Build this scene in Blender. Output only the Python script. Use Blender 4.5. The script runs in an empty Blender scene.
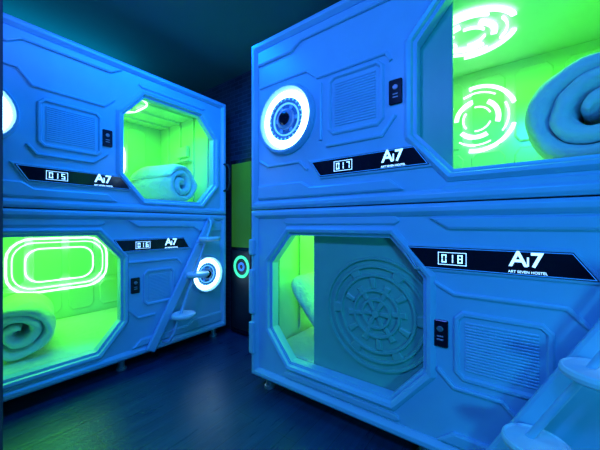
import bpy, bmesh, math, random
from mathutils import Vector, Matrix, noise
random.seed(4)
scene = bpy.context.scene
try:
    scene.view_settings.view_transform = 'Standard'
    scene.view_settings.look = 'None'
except Exception:
    pass

# ------------------------------------------------------------ materials
def new_mat(name):
    m = bpy.data.materials.new(name); m.use_nodes = True
    nt = m.node_tree
    return m, nt, nt.nodes['Principled BSDF']

def plastic(name, col, rough=0.35, bump=0.04, scale=18, coat=0.0, metallic=0.0):
    m, nt, b = new_mat(name)
    b.inputs['Roughness'].default_value = rough
    b.inputs['Metallic'].default_value = metallic
    b.inputs['Coat Weight'].default_value = coat
    tc = nt.nodes.new('ShaderNodeTexCoord')
    n = nt.nodes.new('ShaderNodeTexNoise'); n.inputs['Scale'].default_value = scale
    n.inputs['Detail'].default_value = 3
    nt.links.new(tc.outputs['Object'], n.inputs['Vector'])
    r = nt.nodes.new('ShaderNodeMapRange')
    r.inputs['To Min'].default_value = 0.92; r.inputs['To Max'].default_value = 1.04
    nt.links.new(n.outputs['Fac'], r.inputs['Value'])
    mx = nt.nodes.new('ShaderNodeVectorMath'); mx.operation = 'SCALE'
    mx.inputs[0].default_value = col
    nt.links.new(r.outputs['Result'], mx.inputs['Scale'])
    nt.links.new(mx.outputs['Vector'], b.inputs['Base Color'])
    bp = nt.nodes.new('ShaderNodeBump'); bp.inputs['Strength'].default_value = bump
    bp.inputs['Distance'].default_value = 0.01
    nt.links.new(n.outputs['Fac'], bp.inputs['Height'])
    nt.links.new(bp.outputs['Normal'], b.inputs['Normal'])
    return m

def emit(name, col, s):
    m, nt, b = new_mat(name)
    b.inputs['Base Color'].default_value = (*col, 1)
    b.inputs['Emission Color'].default_value = (*col, 1)
    b.inputs['Emission Strength'].default_value = s
    return m

M_SHELL = plastic('shell_plastic', (0.40, 0.68, 0.84), 0.28, 0.015, 9)
M_INNER = plastic('inner_plastic', (0.62, 0.82, 0.66), 0.20, 0.02, 6)
M_DOOR = plastic('sliding_door_plastic', (0.24, 0.58, 0.42), 0.36, 0.03, 9)
M_HUB = plastic('ring_hub_plastic', (0.10, 0.26, 0.48), 0.4, 0.0, 9)
M_DARK = plastic('dark_gloss', (0.006, 0.010, 0.020), 0.15, 0.0, 9)
M_BLACK = plastic('black_rubber', (0.015, 0.015, 0.018), 0.5, 0.02, 30)
M_STEP = plastic('step_plastic', (0.86, 0.97, 0.97), 0.35, 0.02, 12)
M_METAL = plastic('painted_metal', (0.35, 0.37, 0.40), 0.35, 0.0, 20, metallic=0.6)
M_RING = emit('ring_led', (0.42, 0.76, 1.0), 7.5)
M_RING2 = emit('ring_led_dim', (0.12, 0.50, 1.0), 1.3)
M_TICK = emit('ring_tick_led', (0.04, 0.26, 0.9), 0.6)
M_DIGIT = emit('digit_led', (0.33, 0.68, 1.0), 2.2)
M_EDGE = emit('bar_edge_led', (0.03, 0.32, 0.9), 0.6)
M_LED = emit('inner_led', (0.46, 1.0, 0.56), 3.4)
M_GREENLIT = emit('green_lit_panel', (0.03, 0.16, 0.01), 0.40)  # green light on the upper doors, put in as a weak glow
M_GREENRING = emit('green_ring_led', (0.05, 0.9, 0.35), 1.2)

def fabric(name, col):
    m, nt, b = new_mat(name)
    b.inputs['Roughness'].default_value = 0.9
    b.inputs['Base Color'].default_value = (*col, 1)
    b.inputs['Sheen Weight'].default_value = 0.2
    tc = nt.nodes.new('ShaderNodeTexCoord')
    n = nt.nodes.new('ShaderNodeTexNoise'); n.inputs['Scale'].default_value = 16
    n.inputs['Detail'].default_value = 5
    nt.links.new(tc.outputs['Object'], n.inputs['Vector'])
    bp = nt.nodes.new('ShaderNodeBump'); bp.inputs['Strength'].default_value = 0.5
    bp.inputs['Distance'].default_value = 0.035
    nt.links.new(n.outputs['Fac'], bp.inputs['Height'])
    nt.links.new(bp.outputs['Normal'], b.inputs['Normal'])
    return m
M_DUVET = fabric('duvet_cotton', (0.74, 0.86, 0.82))
M_SHEET = fabric('sheet_cotton', (0.64, 0.76, 0.64))

def floor_mat():
    m, nt, b = new_mat('dark_plank_floor')
    tc = nt.nodes.new('ShaderNodeTexCoord')
    mp = nt.nodes.new('ShaderNodeMapping'); mp.inputs['Rotation'].default_value = (0, 0, math.radians(90))
    nt.links.new(tc.outputs['Object'], mp.inputs['Vector'])
    br = nt.nodes.new('ShaderNodeTexBrick')
    br.inputs['Color1'].default_value = (0.018, 0.050, 0.105, 1)
    br.inputs['Color2'].default_value = (0.013, 0.036, 0.080, 1)
    br.inputs['Mortar'].default_value = (0.006, 0.012, 0.024, 1)
    br.inputs['Scale'].default_value = 1.0
    br.inputs['Mortar Size'].default_value = 0.0015
    br.inputs['Brick Width'].default_value = 1.1
    br.inputs['Row Height'].default_value = 0.14
    nt.links.new(mp.outputs['Vector'], br.inputs['Vector'])
    mp2 = nt.nodes.new('ShaderNodeMapping'); mp2.inputs['Scale'].default_value = (28, 2.2, 1)
    nt.links.new(tc.outputs['Object'], mp2.inputs['Vector'])
    n = nt.nodes.new('ShaderNodeTexNoise'); n.inputs['Scale'].default_value = 1.5
    n.inputs['Detail'].default_value = 8; n.inputs['Roughness'].default_value = 0.65
    nt.links.new(mp2.outputs['Vector'], n.inputs['Vector'])
    r = nt.nodes.new('ShaderNodeMapRange'); r.inputs['To Min'].default_value = 0.4; r.inputs['To Max'].default_value = 1.8
    nt.links.new(n.outputs['Fac'], r.inputs['Value'])
    sc = nt.nodes.new('ShaderNodeVectorMath'); sc.operation = 'SCALE'
    nt.links.new(br.outputs['Color'], sc.inputs[0]); nt.links.new(r.outputs['Result'], sc.inputs['Scale'])
    nt.links.new(sc.outputs['Vector'], b.inputs['Base Color'])
    r2 = nt.nodes.new('ShaderNodeMapRange'); r2.inputs['To Min'].default_value = 0.20; r2.inputs['To Max'].default_value = 0.40
    nt.links.new(n.outputs['Fac'], r2.inputs['Value'])
    nt.links.new(r2.outputs['Result'], b.inputs['Roughness'])
    bp = nt.nodes.new('ShaderNodeBump'); bp.inputs['Strength'].default_value = 0.4; bp.inputs['Distance'].default_value = 0.006
    nt.links.new(n.outputs['Fac'], bp.inputs['Height']); nt.links.new(bp.outputs['Normal'], b.inputs['Normal'])
    return m
M_FLOOR = floor_mat()
M_CEIL = plastic('ceiling_paint', (0.10, 0.20, 0.17), 0.7, 0.05, 5)
M_WALL = plastic('dark_wall_paint', (0.05, 0.06, 0.07), 0.7, 0.1, 30)
def tile_mat():
    m, nt, b = new_mat('dark_mosaic_wall')
    tc = nt.nodes.new('ShaderNodeTexCoord')
    mp = nt.nodes.new('ShaderNodeMapping'); mp.inputs['Rotation'].default_value = (math.radians(90), 0, 0)
    nt.links.new(tc.outputs['Object'], mp.inputs['Vector'])
    br = nt.nodes.new('ShaderNodeTexBrick')
    br.inputs['Color1'].default_value = (0.04, 0.045, 0.07, 1); br.inputs['Color2'].default_value = (0.02, 0.022, 0.035, 1)
    br.inputs['Mortar'].default_value = (0.07, 0.08, 0.11, 1)
    br.inputs['Scale'].default_value = 1; br.inputs['Brick Width'].default_value = 0.12
    br.inputs['Row Height'].default_value = 0.04; br.inputs['Mortar Size'].default_value = 0.003
    nt.links.new(mp.outputs['Vector'], br.inputs['Vector'])
    nt.links.new(br.outputs['Color'], b.inputs['Base Color'])
    b.inputs['Roughness'].default_value = 0.5
    return m
M_TILE = tile_mat()

# ------------------------------------------------------------ mesh helpers
def make(name, verts, faces, mat, parent=None, bevel=0.0, smooth=False, subsurf=0):
    me = bpy.data.meshes.new(name)
    me.from_pydata([tuple(v) for v in verts], [], faces)
    bm = bmesh.new(); bm.from_mesh(me)
    bmesh.ops.recalc_face_normals(bm, faces=bm.faces)
    bm.to_mesh(me); bm.free()
    ob = bpy.data.objects.new(name, me)
    scene.collection.objects.link(ob)
    if mat: me.materials.append(mat)
    if smooth:
        for p in me.polygons: p.use_smooth = True
    if bevel > 0:
        md = ob.modifiers.new('bevel', 'BEVEL'); md.width = bevel; md.segments = 2
        md.limit_method = 'ANGLE'; md.angle_limit = math.radians(35)
    if subsurf:
        md = ob.modifiers.new('sub', 'SUBSURF'); md.levels = subsurf; md.render_levels = subsurf
    if parent: setp(ob, parent)
    return ob

def setp(ob, parent):
    ob.parent = parent
    ob.matrix_parent_inverse = Matrix.Translation(parent.location).inverted()

def empty(name, loc):
    e = bpy.data.objects.new(name, None); e.location = loc
    e.empty_display_size = 0.2
    scene.collection.objects.link(e)
    return e

def box(name, a, b, mat, parent=None, bevel=0.0):
    x0, y0, z0 = a; x1, y1, z1 = b
    v = [(x0,y0,z0),(x1,y0,z0),(x1,y1,z0),(x0,y1,z0),(x0,y0,z1),(x1,y0,z1),(x1,y1,z1),(x0,y1,z1)]
    f = [(0,3,2,1),(4,5,6,7),(0,1,5,4),(1,2,6,5),(2,3,7,6),(3,0,4,7)]
    return make(name, v, f, mat, parent, bevel)

def inset(poly, d):
    n = len(poly); out = []
    for i in range(n):
        p0 = Vector(poly[i-1]); p1 = Vector(poly[i]); p2 = Vector(poly[(i+1) % n])
        e1 = (p1-p0).normalized(); e2 = (p2-p1).normalized()
        n1 = Vector((-e1.y, e1.x)); n2 = Vector((-e2.y, e2.x))
        k = 1 + n1.dot(n2)
        out.append(tuple(p1 + (n1+n2) * (d / max(k, 0.3))))
    return out

def octo(u0, u1, v0, v1, cu, cv):
    return [(u0+cu,v0),(u1-cu,v0),(u1,v0+cv),(u1,v1-cv),(u1-cu,v1),(u0+cu,v1),(u0,v1-cv),(u0,v0+cv)]
def rrect(u0, u1, v0, v1, r, n=4):
    pts = []
    for cx, cy, a0 in ((u1-r,v0+r,-90),(u1-r,v1-r,0),(u0+r,v1-r,90),(u0+r,v0+r,180)):
        for i in range(n+1):
            a = math.radians(a0 + 90*i/n); pts.append((cx+r*math.cos(a), cy+r*math.sin(a)))
    return pts
def circ(cu, cv, r, n=48):
    return [(cu+r*math.cos(2*math.pi*i/n), cv+r*math.sin(2*math.pi*i/n)) for i in range(n)]

class Frame:
    """local frame of a pod front: u right, v up, w outwards"""
    def __init__(s, side):
        s.side = side
        if side == 'R':
            s.U, s.V, s.W, s.O = Vector((1,0,0)), Vector((0,0,1)), Vector((0,-1,0)), Vector((0,1.323,0))
        else:
            s.U, s.V, s.W, s.O = Vector((0,1,0)), Vector((0,0,1)), Vector((1,0,0)), Vector((-2.22,0,0))
    def P(s, u, v, w): return s.O + s.U*u + s.V*v + s.W*w

def loft(F, name, loops, mat, parent, cap0=False, cap1=False, bevel=0, smooth=False, closed=False):
    n = len(loops[0][0]); verts = []; faces = []
    for poly, w in loops:
        for (u, v) in poly: verts.append(F.P(u, v, w))
    L = len(loops)
    rng = range(L) if closed else range(L-1)
    for k in rng:
        a = k*n; b = ((k+1) % L)*n
        for i in range(n):
            j = (i+1) % n
            faces.append((a+i, a+j, b+j, b+i))
    if cap0: faces.append(tuple(range(n))[::-1])
    if cap1: faces.append(tuple(range((L-1)*n, L*n)))
    return make(name, verts, faces, mat, parent, bevel, smooth)

def plate(F, name, poly, w0, w1, ch, mat, parent, bevel=0.0):
    return loft(F, name, [(poly, w0), (poly, w1-ch*0.6), (inset(poly, ch), w1)], mat, parent, True, True, bevel)

def ringframe(F, name, poly, prof, mat, parent, bevel=0.0):
    return loft(F, name, [(inset(poly, -o), w) for o, w in prof], mat, parent, bevel=bevel, closed=True)

def tube(name, pts, r, mat, parent=None, closed=False, res=8):
    pts = [Vector(p) for p in pts]; n = len(pts); verts = []; faces = []
    up = None
    for i, p in enumerate(pts):
        if closed: t = (pts[(i+1) % n]-pts[i-1]).normalized()
        else: t = (pts[min(i+1, n-1)]-pts[max(i-1, 0)]).normalized()
        if up is None:
            up = Vector((0,0,1)) if abs(t.z) < 0.8 else Vector((1,0,0))
        a = t.cross(up)
        if a.length < 1e-4: a = t.cross(Vector((0.3,1,0.1)))
        a.normalize(); b = a.cross(t).normalized(); up = b
        for k in range(res):
            an = 2*math.pi*k/res
            verts.append(p + a*math.cos(an)*r + b*math.sin(an)*r)
    for i in range(n if closed else n-1):
        for k in range(res):
            a0 = i*res+k; a1 = i*res+(k+1) % res; j = (i+1) % n
            faces.append((a0, a1, j*res+(k+1) % res, j*res+k))
    if not closed:
        faces.append(tuple(range(res))); faces.append(tuple(range((n-1)*res, n*res)))
    return make(name, verts, faces, mat, parent, smooth=True)

def merged(F, name, items, mat, parent):
    verts = []; faces = []
    for poly, w0, w1, ch in items:
        n = len(poly); b = len(verts)
        for pl, w in ((poly, w0), (poly, w1-ch*0.6), (inset(poly, ch) if ch else poly, w1)):
            for (u, v) in pl: verts.append(F.P(u, v, w))
        for k in range(2):
            for i in range(n):
                j = (i+1) % n
                faces.append((b+k*n+i, b+k*n+j, b+(k+1)*n+j, b+(k+1)*n+i))
        faces.append(tuple(range(b, b+n))[::-1]); faces.append(tuple(range(b+2*n, b+3*n)))
    return make(name, verts, faces, mat, parent)

def rect(u0, u1, v0, v1): return [(u0,v0),(u1,v0),(u1,v1),(u0,v1)]

def holed_plate(F, name, outer, hole, w0, w1, mat, parent):
    bm = bmesh.new(); edges = []
    for poly in (outer, hole):
        vs = [bm.verts.new(F.P(u, v, w1)) for u, v in poly]
        for i in range(len(vs)): edges.append(bm.edges.new((vs[i], vs[(i+1) % len(vs)])))
    bmesh.ops.triangle_fill(bm, use_beauty=True, use_dissolve=False, edges=edges)
    ret = bmesh.ops.extrude_face_region(bm, geom=bm.faces[:])
    for g in ret['geom']:
        if isinstance(g, bmesh.types.BMVert): g.co += F.W*(w0-w1)
    bmesh.ops.recalc_face_normals(bm, faces=bm.faces)
    me = bpy.data.meshes.new(name); bm.to_mesh(me); bm.free(); me.materials.append(mat)
    ob = bpy.data.objects.new(name, me); scene.collection.objects.link(ob); setp(ob, parent)
    return ob

def text(F, name, s, size, u, v, w, mat, parent, off=0.0, sx=1.0):
    cu = bpy.data.curves.new(name+'_c', 'FONT'); cu.body = s; cu.size = size
    cu.align_x = 'CENTER'; cu.align_y = 'CENTER'; cu.extrude = 0.001; cu.offset = off
    tmp = bpy.data.objects.new(name+'_t', cu); scene.collection.objects.link(tmp)
    bpy.context.view_layer.update()
    dg = bpy.context.evaluated_depsgraph_get()
    me = bpy.data.meshes.new_from_object(tmp.evaluated_get(dg))
    bpy.data.objects.remove(tmp)
    o = F.P(u, v, w)
    M = Matrix(((F.U.x*sx, F.V.x, F.W.x, o.x), (F.U.y*sx, F.V.y, F.W.y, o.y), (F.U.z*sx, F.V.z, F.W.z, o.z), (0,0,0,1)))
    me.transform(M); me.materials.clear(); me.materials.append(mat)
    ob = bpy.data.objects.new(name, me); scene.collection.objects.link(ob); setp(ob, parent)
    return ob

SEG = {'0':'abcdef','1':'bc','5':'afgcd','6':'afgedc','7':'abc','8':'abcdefg'}
def seven(F, s, u, v, h, w, parent):
    items = []; wd = h*0.55; t = h*0.12; pitch = wd*1.65
    u0 = u - pitch*len(s)/2 + (pitch-wd)/2
    for i, c in enumerate(s):
        a = u0+i*pitch; b = a+wd; y0 = v-h/2; y1 = v+h/2
        if c == '1': a -= wd*.25; b -= wd*.25
        R = {'a':rect(a,b,y1-t,y1),'d':rect(a,b,y0,y0+t),'g':rect(a,b,v-t/2,v+t/2),
             'f':rect(a,a+t,v+t*.3,y1),'b':rect(b-t,b,v+t*.3,y1),'e':rect(a,a+t,y0,v-t*.3),'c':rect(b-t,b,y0,v-t*.3)}
        for g in SEG[c]: items.append((R[g], w, w+0.0015, 0))
    merged(F, 'room_number', items, M_DIGIT, parent)
    items = []
    p = h*0.42; U0 = u0-p; U1 = u0+pitch*len(s)-(pitch-wd)+p; V0 = v-h/2-p*.7; V1 = v+h/2+p*.7; q = h*0.06
    for r in (rect(U0,U1,V0,V0+q), rect(U0,U1,V1-q,V1), rect(U0,U0+q,V0,V1), rect(U1-q,U1,V0,V1)):
        items.append((r, w, w+0.0015, 0))
    merged(F, 'number_box', items, M_DIGIT, parent)

# ------------------------------------------------------------ pod builder
DEPTH = 1.15
def build_pod(side, d):
    F = Frame(side)
    u0, u1, z0, z1 = d['u0'], d['u1'], d['z0'], d['z1']
    pod = empty('sleeping_pod', F.P((u0+u1)/2, z0, -DEPTH/2))
    o = d['open']; cu, cv = 0.145, 0.17
    O = octo(o[0], o[1], o[2], o[3], cu, cv)
    t = 0.035
    R0 = rect(u0+.004, u1-.004, z0+.004, z1-.004); R1 = inset(R0, t)
    loft(F, 'body', [(R1, -DEPTH+t), (R1, -0.028), (R0, -0.028), (R0, -DEPTH)], M_INNER, pod, True, True)
    holed_plate(F, 'front_panel', rect(u0, u1, z0, z1), inset(O, -0.008), -0.028, 0.0, M_SHELL, pod)
    E = rect(u0, u1, z0, z1)
    ringframe(F, 'outer_rim', E, [(0, -0.028), (0.0, 0.012), (-0.014, 0.026), (-0.034, 0.026), (-0.052, 0.006), (-0.052, -0.01)], M_SHELL, pod, 0.003)
    ringframe(F, 'opening_frame', O, [(0, -0.06), (0, -0.004), (0.014, -0.002), (0.020, 0.018), (0.036, 0.024), (0.052, 0.004), (0.052, -0.01), (0.02, -0.06)], M_SHELL, pod, 0.002)
    it = []
    a, b = d['free']
    zt, zb = z1-0.062, z0+0.062
    plates = [
        [(a, zt-.085), (a+.30*(b-a), zt-.085), (a+.38*(b-a), zt-.045), (b-.02, zt-.045), (b+.05, zt), (a, zt)],
        [(a, zb), (b+.02, zb), (b-.04, zb+.05), (a+.45*(b-a), zb+.05), (a+.38*(b-a), zb+.085), (a, zb+.085)],
    ]
    if d['flip']:
        plates = [[(a+b-u, v) for (u, v) in p][::-1] for p in plates]
    for p in plates: it.append((p, -0.005, 0.018, 0.008))
    it.append((octo(o[0]+.10, o[1]-.10, o[3]+.065, o[3]+.10, .02, .012), -.005, .012, .005))
    it.append((octo(o[0]+.10, o[1]-.10, o[2]-.095, o[2]-.065, .02, .010), -.005, .012, .005))
    merged(F, 'relief_bands', it, M_SHELL, pod)
    v = d['vent']
    fld = octo(v[0]-.035, v[1]+.035, v[2]-.035, v[3]+.035, .03, .03)
    ringframe(F, 'vent_surround', fld, [(0, -0.004), (0, .006), (-.006, .011), (-.016, .011), (-.022, .002), (-.022, -0.004)], M_SHELL, pod)
    n = 17; it = []
    for i in range(n):
        y = v[2]+.012+(v[3]-v[2]-.024)*i/(n-1)
        it.append((rect(v[0]+.006, v[1]-.006, y-.0040, y+.0040), -0.004, 0.0050, .002))
    merged(F, 'vent_ribs', it, M_SHELL, pod)
    it = []
    for s in d.get('seams', []):
        for (ua, va), (ub, vb) in zip(s[:-1], s[1:]):
            dv = Vector((ub-ua, vb-va)).normalized(); nn = Vector((-dv.y, dv.x))*0.008
            ua -= dv.x*.004; va -= dv.y*.004; ub += dv.x*.004; vb += dv.y*.004
            it.append(([(ua-nn.x, va-nn.y), (ub-nn.x, vb-nn.y), (ub+nn.x, vb+nn.y), (ua+nn.x, va+nn.y)], -0.004, .012, .005))
    fixed = []
    for poly, w0, w1, ch in it:
        A = sum((poly[i][0]*poly[(i+1) % 4][1]-poly[(i+1) % 4][0]*poly[i][1]) for i in range(4))
        fixed.append((poly if A > 0 else poly[::-1], w0, w1, ch))
    if fixed: merged(F, 'panel_battens', fixed, M_SHELL, pod)
    # ring lamp
    cu_, cv_ = d['ring']; rs = d.get('rs', 1.0)
    prof = [(.204, -.004), (.204, .018), (.194, .036), (.182, .036), (.166, .012)]
    loft(F, 'ring_housing', [(circ(cu_, cv_, r*rs), w) for r, w in prof], M_SHELL, pod)
    loft(F, 'ring_light', [(circ(cu_, cv_, r*rs), w) for r, w in [(.165, .010), (.158, .022), (.128, .024), (.122, .012)]], M_RING, pod)
    loft(F, 'ring_hub', [(circ(cu_, cv_, r*rs), w) for r, w in [(.130, .010), (.126, .016), (.104, .016), (.098, .008), (.064, .008), (.058, .022), (.044, .030)]], M_HUB, pod, cap1=True)
    loft(F, 'inner_ring_light', [(circ(cu_, cv_, r*rs), w) for r, w in [(.096, .008), (.095, .014), (.088, .014), (.087, .008)]], M_RING2, pod)
    it = []; it2 = []
    for i in range(24):
        an = 2*math.pi*i/24; c, s = math.cos(an), math.sin(an)
        def pt(r, q): return (cu_+(r*c-q*s)*rs, cv_+(r*s+q*c)*rs)
        it.append(([pt(.110, -.003), pt(.122, -.003), pt(.122, .003), pt(.110, .003)], .012, .019, 0))
        if i % 4 == 0: it2.append(([pt(.064, -.008), pt(.082, -.010), pt(.082, .010), pt(.064, .008)], .006, .014, .001))
    merged(F, 'ring_ticks', it, M_RING2, pod); merged(F, 'ring_fins', it2, M_TICK, pod)
    loft(F, 'ring_cap', [(circ(cu_, cv_, r*rs, 24), w) for r, w in [(.040, .028), (.036, .034), (.028, .036)]], M_DARK, pod, cap1=True)
    sw = d['switch']
    plate(F, 'switch_plate', rrect(sw[0]-.030, sw[0]+.030, sw[1]-.056, sw[1]+.056, .006), -.002, .010, .003, M_DARK, pod)
    it = [(circ(sw[0], sw[1]+.020, .012, 16), .009, .014, .002), (rect(sw[0]-.012, sw[0]+.012, sw[1]-.028, sw[1]-.022), .009, .012, .001), (rect(sw[0]-.012, sw[0]+.012, sw[1]-.014, sw[1]-.008), .009, .012, .001)]
    merged(F, 'switch_buttons', it, M_METAL, pod)
    ua, ub, vt, vb, sh = d['bar']
    bar = [(ua+sh, vb), (ub+sh, vb), (ub, vt), (ua, vt)]
    plate(F, 'display_surround', inset(bar, -.010), -.003, .010, .004, M_SHELL, pod)
    plate(F, 'display_panel', bar, .006, .014, .002, M_DARK, pod)
    ringframe(F, 'display_edge', inset(bar, .003), [(0, .013), (0, .0155), (-.0022, .0155), (-.0022, .013)], M_EDGE, pod)
    vm = (vt+vb)/2
    seven(F, d['num'], d['digit'], vm, .032, .015, pod)
    text(F, 'logo_letters', 'A', .078, d['logo']-.026, vm+.012, .016, M_DIGIT, pod, .0012, 1.0)
    text(F, 'logo_letters', 'I', .044, d['logo']+.002, vm+.004, .016, M_DIGIT, pod, .0006)
    text(F, 'logo_letters', '7', .072, d['logo']+.026, vm+.010, .016, M_DIGIT, pod, .0014, 1.0)
    text(F, 'logo_caption', 'ART SEVEN HOSTEL', .0125, d['logo'], vm-.032, .016, M_DIGIT, pod)
    # interior
    iu0, iu1, iz0, iz1 = u0+.045, u1-.045, z0+.045, z1-.045
    zm = o[2]-.012
    def ibox(nm, a0, a1, b0, b1, c0, c1, mat, bev):
        p0 = F.P(a0, b0, c0); p1 = F.P(a1, b1, c1)
        lo = [min(p0[i], p1[i]) for i in range(3)]; hi = [max(p0[i], p1[i]) for i in range(3)]
        return box(nm, lo, hi, mat, pod, bev)
    ibox('bed_deck', iu0, iu1, iz0, zm-.07, -DEPTH+.04, -.08, M_INNER, .005)
    ibox('mattress', iu0+.01, iu1-.01, zm-.07, zm+.005, -DEPTH+.05, -.085, M_SHEET, .02)
    bw = -DEPTH+.037
    if d.get('round'):
        for cx, cz, R in d['round']:
            it = []; itc = []
            for j, (r, wd, n, gap) in enumerate(((1.0, .024, 3, .30), (.80, .010, 4, .30), (.60, .030, 3, .35), (.38, .010, 3, .35))):
                for s in range(n):
                    a0 = 2*math.pi*(s+gap/2)/n+j*.7; a1 = 2*math.pi*(s+1-gap/2)/n+j*.7
                    K = max(3, int(18/n*2))
                    for k in range(K):
                        q0 = a0+(a1-a0)*k/K; q1 = a0+(a1-a0)*(k+1)/K
                        ro, ri = R*r, R*r-wd
                        pl = [(ri*math.cos(q0), ri*math.sin(q0)), (ro*math.cos(q0), ro*math.sin(q0)), (ro*math.cos(q1), ro*math.sin(q1)), (ri*math.cos(q1), ri*math.sin(q1))]
                        it.append(([(cx+p[0], cz+p[1]) for p in pl], bw, bw+.012, 0))
                        itc.append([(cx+p[0], p[1]) for p in pl])
            merged(F, 'led_rings', it, M_LED, pod)
            verts = []; faces = []
            for pl in itc:
                bidx = len(verts)
                for zz in (iz1, iz1-.012):
                    for (uu, ww) in pl: verts.append(F.P(uu, zz, -.62+ww))
                faces += [(bidx,bidx+1,bidx+2,bidx+3),(bidx+4,bidx+7,bidx+6,bidx+5)]
                for i in range(4):
                    j = (i+1) % 4; faces.append((bidx+i, bidx+4+i, bidx+4+j, bidx+j))
            make('ceiling_ring_reflection', verts, faces, M_LED, pod)  # reflection of the back-wall rings, modelled as glowing strips on the ceiling
    for cx in d['led']:
        for k, (hw, hh, wd) in enumerate(((.37, .24, .015), (.33, .20, .006), (.25, .15, .010))):
            O2 = rrect(cx-hw, cx+hw, zm+.50-hh, zm+.50+hh, hh*.72, 5)
            ringframe(F, 'led_loop', O2, [(0, bw), (0, bw+.014), (-wd, bw+.014), (-wd, bw)], M_LED, pod)
        pts = []
        for (uu, ww) in rrect(cx-.30, cx+.30, -.85, -.35, .18, 5): pts.append(F.P(uu, iz1-.012, ww))
        tube('ceiling_led_loop', pts, .008, M_LED, pod, True, 6)
    it = []
    uu = iu0+.06
    while uu < iu1-.18:
        it.append((octo(uu, uu+.2, zm+.06, zm+.30, .03, .04), bw-.003, bw+.010, .008))
        it.append((octo(uu, uu+.2, zm+.34, iz1-.05, .03, .04), bw-.003, bw+.010, .008)); uu += .25
    merged(F, 'wall_panels', it, M_INNER, pod)
    for k in range(4):
        w = -.22-.24*k
        if not d.get('round'):
            ibox('ceiling_rib', iu0, iu1, iz1-.015, iz1+.012, w-.014, w+.014, M_INNER, .004)
        for e in (iu0-.008, iu1-.008):
            ibox('end_rib', e, e+.016, zm+.02, iz1-.02, w-.02, w+.02, M_INNER, .004)
    ibox('end_shelf', iu1-.07, iu1, zm+.47, zm+.485, -.75, -.45, M_INNER, .004)
    ibox('control_box', iu1-.035, iu1, zm+.53, zm+.64, -.70, -.52, M_INNER, .006)
    if 'door' in d:
        du0, du1 = d['door']
        plate(F, 'sliding_door', rect(du0, du1, o[2]-.04, o[3]+.04), -.080, -.064, .004, M_DOOR, pod)
        if 'dc' in d:
            cx, cy = d['dc']
            for r in (.275, .235, .19, .115, .07):
                loft(F, 'door_ring_relief', [(circ(cx, cy, r+.010), -.066), (circ(cx, cy, r+.005), -.050), (circ(cx, cy, r-.005), -.050), (circ(cx, cy, r-.010), -.066)], M_DOOR, pod)
            it = []
            for i in range(12):
                an = 2*math.pi*i/12+.1; c, s = math.cos(an), math.sin(an)
                def pt(r, q): return (cx+r*c-q*s, cy+r*s+q*c)
                ra, rb = (.125, .178) if i % 2 else (.078, .150)
                it.append(([pt(ra, -.010), pt(rb, -.016), pt(rb, .016), pt(ra, .010)], -.066, -.053, .005))
            for i in range(6):
                an = 2*math.pi*i/6; c, s = math.cos(an), math.sin(an)
                def pt(r, q): return (cx+r*c-q*s, cy+r*s+q*c)
                it.append(([pt(.195, -.022), pt(.232, -.03), pt(.232, .03), pt(.195, .022)], -.066, -.052, .005))
                it.append(([pt(.02, -.008), pt(.066, -.012), pt(.066, .012), pt(.02, .008)], -.066, -.052, .003))
            merged(F, 'door_gear_relief', it, M_DOOR, pod)
            loft(F, 'door_hub', [(circ(cx, cy, .022, 20), -.066), (circ(cx, cy, .018, 20), -.046)], M_DOOR, pod, cap1=True)
    for (eu, ev, eh) in d.get('blocks', []):
        plate(F, 'edge_block', rrect(eu-.022, eu+.022, ev-eh, ev+eh, .010), -.01, .042, .008, M_SHELL, pod)
    if d.get('feet'):
        for fu in (u0+.09, (u0+u1)/2, u1-.09):
            for fw in (-.06, -DEPTH+.08):
                verts = []; n = 16; prof = [(.022, z0+.006), (.022, .02), (.034, .015), (.034, 0.0)]
                for r, z in prof:
                    for i in range(n):
                        p = F.P(fu+r*math.cos(2*math.pi*i/n), z, fw+r*math.sin(2*math.pi*i/n)); verts.append(p)
                faces = [(k*n+i, k*n+(i+1) % n, (k+1)*n+(i+1) % n, (k+1)*n+i) for k in range(3) for i in range(n)]
                faces += [tuple(range(n)), tuple(range(3*n, 4*n))]
                make('foot', verts, faces, M_METAL, pod)
    for cx in d['lamp']:
        ld = bpy.data.lights.new('pod_lamp', 'AREA'); ld.shape = 'RECTANGLE'; ld.size = .7; ld.size_y = .5
        ld.energy = d.get('lw', 9.5); ld.color = (0.085, 1.0, 0.006)
        lo = bpy.data.objects.new('interior_lamp', ld)
        lo.location = F.P(cx, iz1-.03, -.55); scene.collection.objects.link(lo); setp(lo, pod)
    return pod

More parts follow.
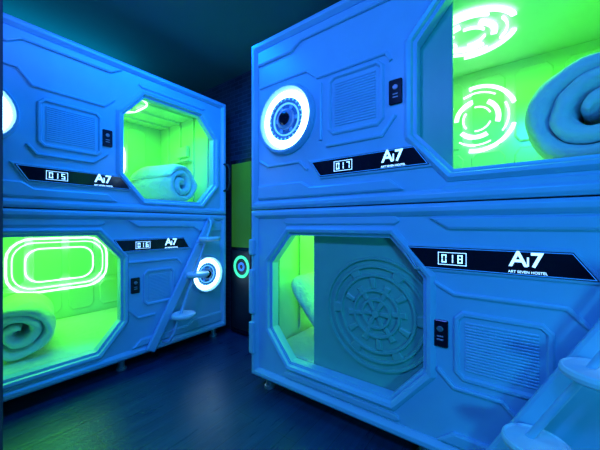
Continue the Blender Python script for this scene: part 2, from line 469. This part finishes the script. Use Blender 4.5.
def ladder(side, base, top, steps):
    F = Frame(side)
    lad = empty('bunk_ladder', F.P(base[0], base[1], .1))
    dv = Vector((top[0]-base[0], top[1]-base[1])).normalized(); nn = Vector((-dv.y, dv.x))
    def off(p, q): return (p[0]-nn.x*q, p[1]-nn.y*q)
    poly = [off(base, -.036), off(base, .036), off(top, .036), off(top, -.036)]
    A = sum((poly[i][0]*poly[(i+1) % 4][1]-poly[(i+1) % 4][0]*poly[i][1]) for i in range(4))
    if A < 0: poly = poly[::-1]
    plate(F, 'side_rail', poly, .027, .050, .010, M_SHELL, lad, .003)
    s0 = steps[0]; s1 = steps[-1]
    d2 = Vector((s1[0]-s0[0], s1[1]-s0[1])).normalized()
    q0 = Vector(s0)-d2*.20; q1 = Vector(s1)+d2*.16
    pts = [F.P(q0.x-.02, q0.y-.01, .045)]
    for t, w in ((0, .10), (.06, .125)): pts.append(F.P(*(q0+d2*t), w))
    pts.append(F.P(*(q1-d2*.05), .125)); pts.append(F.P(*q1, .10)); pts.append(F.P(q1.x+.01, q1.y+.02, .04))
    tube('stringer', pts, .011, M_SHELL, lad, res=10)
    for (u, z) in steps:
        n = 44; verts = []
        prof = [(.84, -.020), (.97, -.012), (1.0, 0), (.97, .010), (.92, .014), (.86, .010)]
        for sc, h in prof:
            for i in range(n):
                a = 2*math.pi*i/n
                verts.append(F.P(u+.020+math.cos(a)*.092*sc, z+h, .140+math.sin(a)*.086*sc))
        K = len(prof)
        faces = [(k*n+i, k*n+(i+1) % n, (k+1)*n+(i+1) % n, (k+1)*n+i) for k in range(K-1) for i in range(n)]
        faces += [tuple(range(n)), tuple(range((K-1)*n, K*n))]
        make('step', verts, faces, M_STEP, lad)
        loft(F, 'step_bracket', [(rrect(u-.04, u+.03, z-.050, z-.016, .012), .03), (rrect(u-.03, u+.02, z-.034, z-.016, .008), .13)], M_SHELL, lad, True, True)
    return lad

def duvet(name, c, axis, rout, length, t, start=0.0, seed=0):
    """quilt rolled up: rounded section swept along an Archimedean spiral"""
    ax = Vector(axis).normalized(); up = Vector((0,0,1)); sd = ax.cross(up).normalized()
    flat = .45; turns = flat+(rout-t/2-.022)/(t*.93)
    c = Vector(c); N = int(turns*30); m = 24; verts = []; faces = []
    for i in range(N+1):
        f = i/N; th = start+turns*2*math.pi*f
        r = rout - t/2 - t*.93*max(0, turns*f-flat)
        r = max(r, .012)
        rad = sd*math.cos(th)+up*math.sin(th)*0.95
        endk = min(1.0, math.sqrt(max(0.02, min(f*14, (1-f)*10))))
        for k in range(m):
            a = 2*math.pi*k/m; ca, sa = math.cos(a), math.sin(a)
            x = math.copysign(abs(ca)**.45, ca)*length/2
            y = math.copysign(abs(sa)**.8, sa)*t/2*endk*1.06
            p = c+ax*x*(1-.03*f)+rad*(r+y)
            nz = noise.noise(p*6+Vector((seed, 0, 0)))*.02+noise.noise(p*16+Vector((seed, 3, 0)))*.012
            verts.append(p+rad*nz+ax*nz*.9*ca)
    for i in range(N):
        for k in range(m):
            k2 = (k+1) % m
            faces.append((i*m+k, i*m+k2, (i+1)*m+k2, (i+1)*m+k))
    faces.append(tuple(range(m))); faces.append(tuple(range(N*m, (N+1)*m)))
    zmin = min(v.z for v in verts); dz = c.z-rout-zmin
    verts = [v+Vector((0, 0, dz)) for v in verts]
    return make(name, verts, faces, M_DUVET, smooth=True, subsurf=1)

def pillow(name, c, rx, ry, rz, rot, tilt=0):
    n, m = 24, 12; verts = []; faces = []
    R = Matrix.Rotation(rot, 3, 'Z') @ Matrix.Rotation(tilt, 3, 'X')
    for j in range(m+1):
        ph = -math.pi/2+math.pi*j/m
        for i in range(n):
            th = 2*math.pi*i/n; cc, ss = math.cos(th), math.sin(th)
            x = math.copysign(abs(cc)**.5, cc); y = math.copysign(abs(ss)**.5, ss)
            h = math.cos(ph)**.45 if 0 < j < m else 0.0
            edge = max(0.15, 1-.5*(max(abs(x), abs(y))*h)**6)
            v = Vector((x*rx*h, y*ry*h, math.sin(ph)*rz*edge))
            v = v+Vector((0, 0, noise.noise(v*7)*.012))
            verts.append(Vector(c)+R @ v)
    for j in range(m):
        for i in range(n):
            i2 = (i+1) % n
            faces.append((j*n+i, j*n+i2, (j+1)*n+i2, (j+1)*n+i))
    return make(name, verts, faces, M_SHEET, smooth=True)

# ------------------------------------------------------------ pods
ZS = 1.135
build_pod('R', dict(u0=-1.358, u1=.70, z0=ZS+.003, z1=2.184, open=(-.345, .535, 1.270, 2.01), free=(-1.30, -.42), flip=False,
    ring=(-1.075, 1.657), vent=(-.76, -.525, 1.545, 1.785), switch=(-.436, 1.646), bar=(-.899, -.352, 1.385, 1.298, .061),
    num='017', digit=-.70, logo=-.445, door=(-.95, -.214), led=(), round=((-.22, 1.80, .24),), lamp=(.12,),
    seams=[[(-1.29, 1.44), (-1.22, 1.40), (-.98, 1.40), (-.93, 1.35)], [(-1.29, 1.90), (-.93, 1.90), (-.86, 1.84), (-.48, 1.84), (-.46, 1.80)], [(-.84, 1.50), (-.84, 1.80)], [(-.80, 1.46), (-.50, 1.46), (-.44, 1.54)]]))
build_pod('R', dict(u0=-1.358, u1=.70, z0=.087, z1=ZS-.003, open=(-1.194, -.32, .245, .98), free=(-.24, .64), flip=True,
    ring=(.47, .62), vent=(-.165, .075, .45, .66), switch=(-.25, .589), bar=(-.409, .156, .948, .858, .062),
    num='018', digit=-.205, logo=.035, door=(-.93, -.22), dc=(-.555, .60), led=(-.9,), lamp=(-.75,), feet=True,
    blocks=[(-1.335, .90, .05), (-1.335, .62, .14), (-1.335, .33, .10)],
    seams=[[(-.26, .44), (-.20, .38), (-.04, .38), (.0, .34)], [(-.27, .80), (-.20, .76), (.14, .76), (.20, .70)]]))
build_pod('L', dict(u0=.03, u1=1.795, z0=ZS+.003, z1=2.184, open=(.905, 1.665, 1.237, 1.99), free=(.09, .84), flip=False,
    ring=(.195, 1.64), rs=.85, vent=(.475, .735, 1.53, 1.75), switch=(.80, 1.626), bar=(.345, .893, 1.378, 1.29, .055),
    num='015', digit=.53, logo=.775, led=(1.0,), lamp=(1.3,),
    seams=[[(.10, 1.92), (.36, 1.92), (.42, 1.84), (.78, 1.84), (.84, 1.90)], [(.40, 1.50), (.44, 1.45), (.72, 1.45), (.80, 1.52)]]))
build_pod('L', dict(u0=.03, u1=1.795, z0=.087, z1=ZS-.003, open=(.14, .885, .20, .972), free=(.98, 1.74), flip=True,
    ring=(1.585, .603), rs=.82, vent=(1.07, 1.25, .47, .67), switch=(.98, .60), bar=(.836, 1.36, .937, .849, .057),
    num='016', digit=1.03, logo=1.25, led=(.83,), lamp=(.6,), feet=True,
    seams=[[(.93, .44), (1.0, .36), (1.12, .36)], [(.93, .77), (1.3, .77), (1.34, .73)]]))

ladder('L', (1.07, .10), (1.62, 1.10), [(1.26, .338), (1.385, .64), (1.50, .925)])
ladder('R', (-.10, .10), (.45, 1.10), [(.034, .345), (.178, .61), (.315, .87)])

FL = Frame('L')
pts = [FL.P(1.765, 1.36, .02), FL.P(1.775, 1.37, .07), FL.P(1.78, 1.42, .085), FL.P(1.78, 1.55, .085), FL.P(1.775, 1.60, .07), FL.P(1.765, 1.61, .02)]
tube('grab_handle', pts, .010, M_BLACK)

# bedding (c.z - radius = top of the mattress it rests on)
duvet('rolled_duvet', (.29, 1.74, 1.263+.232), (0.20, 1, 0), .232, .50, .088, start=.3, seed=1)
duvet('rolled_duvet', (-2.68, 1.43, 1.231+.198), (1, .24, 0), .198, .54, .075, start=.3, seed=5)
duvet('rolled_duvet', (-2.72, .45, .194+.19), (1, -.22, 0), .19, .54, .075, start=.3, seed=9)
pillow('pillow', (-1.04, 1.72, .495), .25, .26, .075, math.pi/2, .85)
pillow('pillow', (-3.05, 1.05, 1.310), .16, .20, .06, .1)

# ------------------------------------------------------------ room shell
X0, X1, Y0, Y1, H = -3.55, 1.7, -1.5, 2.65, 2.49
box('floor', (X0, Y0, -.05), (X1, Y1, 0), M_FLOOR)
box('ceiling', (X0, Y0, H), (X1, Y1, H+.05), M_CEIL)
box('wall_left', (X0-.05, Y0, 0), (X0, Y1, H), M_WALL)
box('wall_right', (X1, Y0, 0), (X1+.05, Y1, H), M_WALL)
box('wall_front', (X0, Y0-.05, 0), (X1, Y0, H), M_WALL)
box('wall_back', (X0, Y1, 0), (X1, Y1+.05, H), M_WALL)
box('wall_partition', (X0, 1.91, 0), (-1.375, 1.97, H), M_TILE)
box('baseboard_partition', (-2.20, 1.895, 0), (-1.375, 1.91, .07), M_BLACK)

dr = empty('door_1', (-1.53, -.25, 0))
box('door_leaf', (-1.55, -.75, .005), (-1.50, .205, 2.08), M_WALL, dr, .003)
tube('door_handle', [(-1.50, -.66, 1.0), (-1.455, -.66, 1.0), (-1.45, -.64, 1.0), (-1.45, -.54, 1.0)], .009, M_METAL, dr)

lk = empty('locker_cabinet', (-1.95, 1.87, 0))
FB = Frame('R'); FB.O = Vector((0, 1.87, 0))
box('carcass', (-2.215, 1.86, .02), (-1.50, 1.905, 1.66), M_DARK, lk, .004)
plate(FB, 'green_lit_door', rect(-2.19, -1.93, .83, 1.62), .008, .022, .004, M_GREENLIT, lk)
plate(FB, 'green_lit_door', rect(-1.91, -1.53, .83, 1.62), .008, .022, .004, M_GREENLIT, lk)
plate(FB, 'lower_door', rect(-2.19, -1.93, .06, .80), .008, .022, .004, M_BLACK, lk)
plate(FB, 'lower_door', rect(-1.91, -1.53, .06, .80), .008, .022, .004, M_BLACK, lk)
loft(FB, 'ring_emblem', [(circ(-2.05, .65, r), w) for r, w in [(.105, .02), (.102, .028), (.080, .028), (.077, .02)]], M_GREENRING, lk)
loft(FB, 'ring_core', [(circ(-2.05, .65, r), w) for r, w in [(.042, .02), (.040, .028), (.024, .028), (.022, .02)]], M_TICK, lk)

# ------------------------------------------------------------ lights
def area(name, loc, target, size, energy, col, sy=None):
    ld = bpy.data.lights.new(name, 'AREA'); ld.shape = 'RECTANGLE'; ld.size = size; ld.size_y = sy or size
    ld.energy = energy; ld.color = col
    ob = bpy.data.objects.new(name, ld); ob.location = loc
    ob.rotation_euler = (Vector(target)-Vector(loc)).to_track_quat('-Z', 'Y').to_euler()
    scene.collection.objects.link(ob); return ob
area('ceiling_lamp', (0.2, -.5, 2.4), (-.6, 1.4, 1.0), .35, 28, (0.006, 0.215, 1.0))
area('ceiling_lamp', (-.7, -.6, 2.4), (-2.2, 1.0, 1.3), .35, 27, (0.075, 0.175, 1.0))
area('ceiling_lamp', (-1.65, 1.05, 2.42), (-1.65, 1.05, 0), .3, 22, (0.0, 0.18, 1.0), .9)
area('cyan_fill', (1.2, -.2, .7), (-.1, 1.3, .5), .3, 13, (0.02, 0.50, 1.0))  # added fill that turns the lower right pod cyan, no fixture there
area('cove_lamp', (-2.9, .6, 2.22), (-2.9, .6, 3), .3, 4, (0.0, 0.45, 1.0), 1.2)

w = bpy.data.worlds.new('world'); scene.world = w; w.use_nodes = True
w.node_tree.nodes['Background'].inputs[0].default_value = (0.0, 0.02, 0.06, 1)
w.node_tree.nodes['Background'].inputs[1].default_value = 0.5

# ------------------------------------------------------------ camera
cd = bpy.data.cameras.new('camera'); cd.sensor_width = 36; cd.lens = 17.4; cd.clip_start = .02
cam = bpy.data.objects.new('camera', cd); cam.location = (0, 0, 1.04)
cam.rotation_euler = (math.radians(90), 0, math.radians(36.55))
scene.collection.objects.link(cam); scene.camera = cam
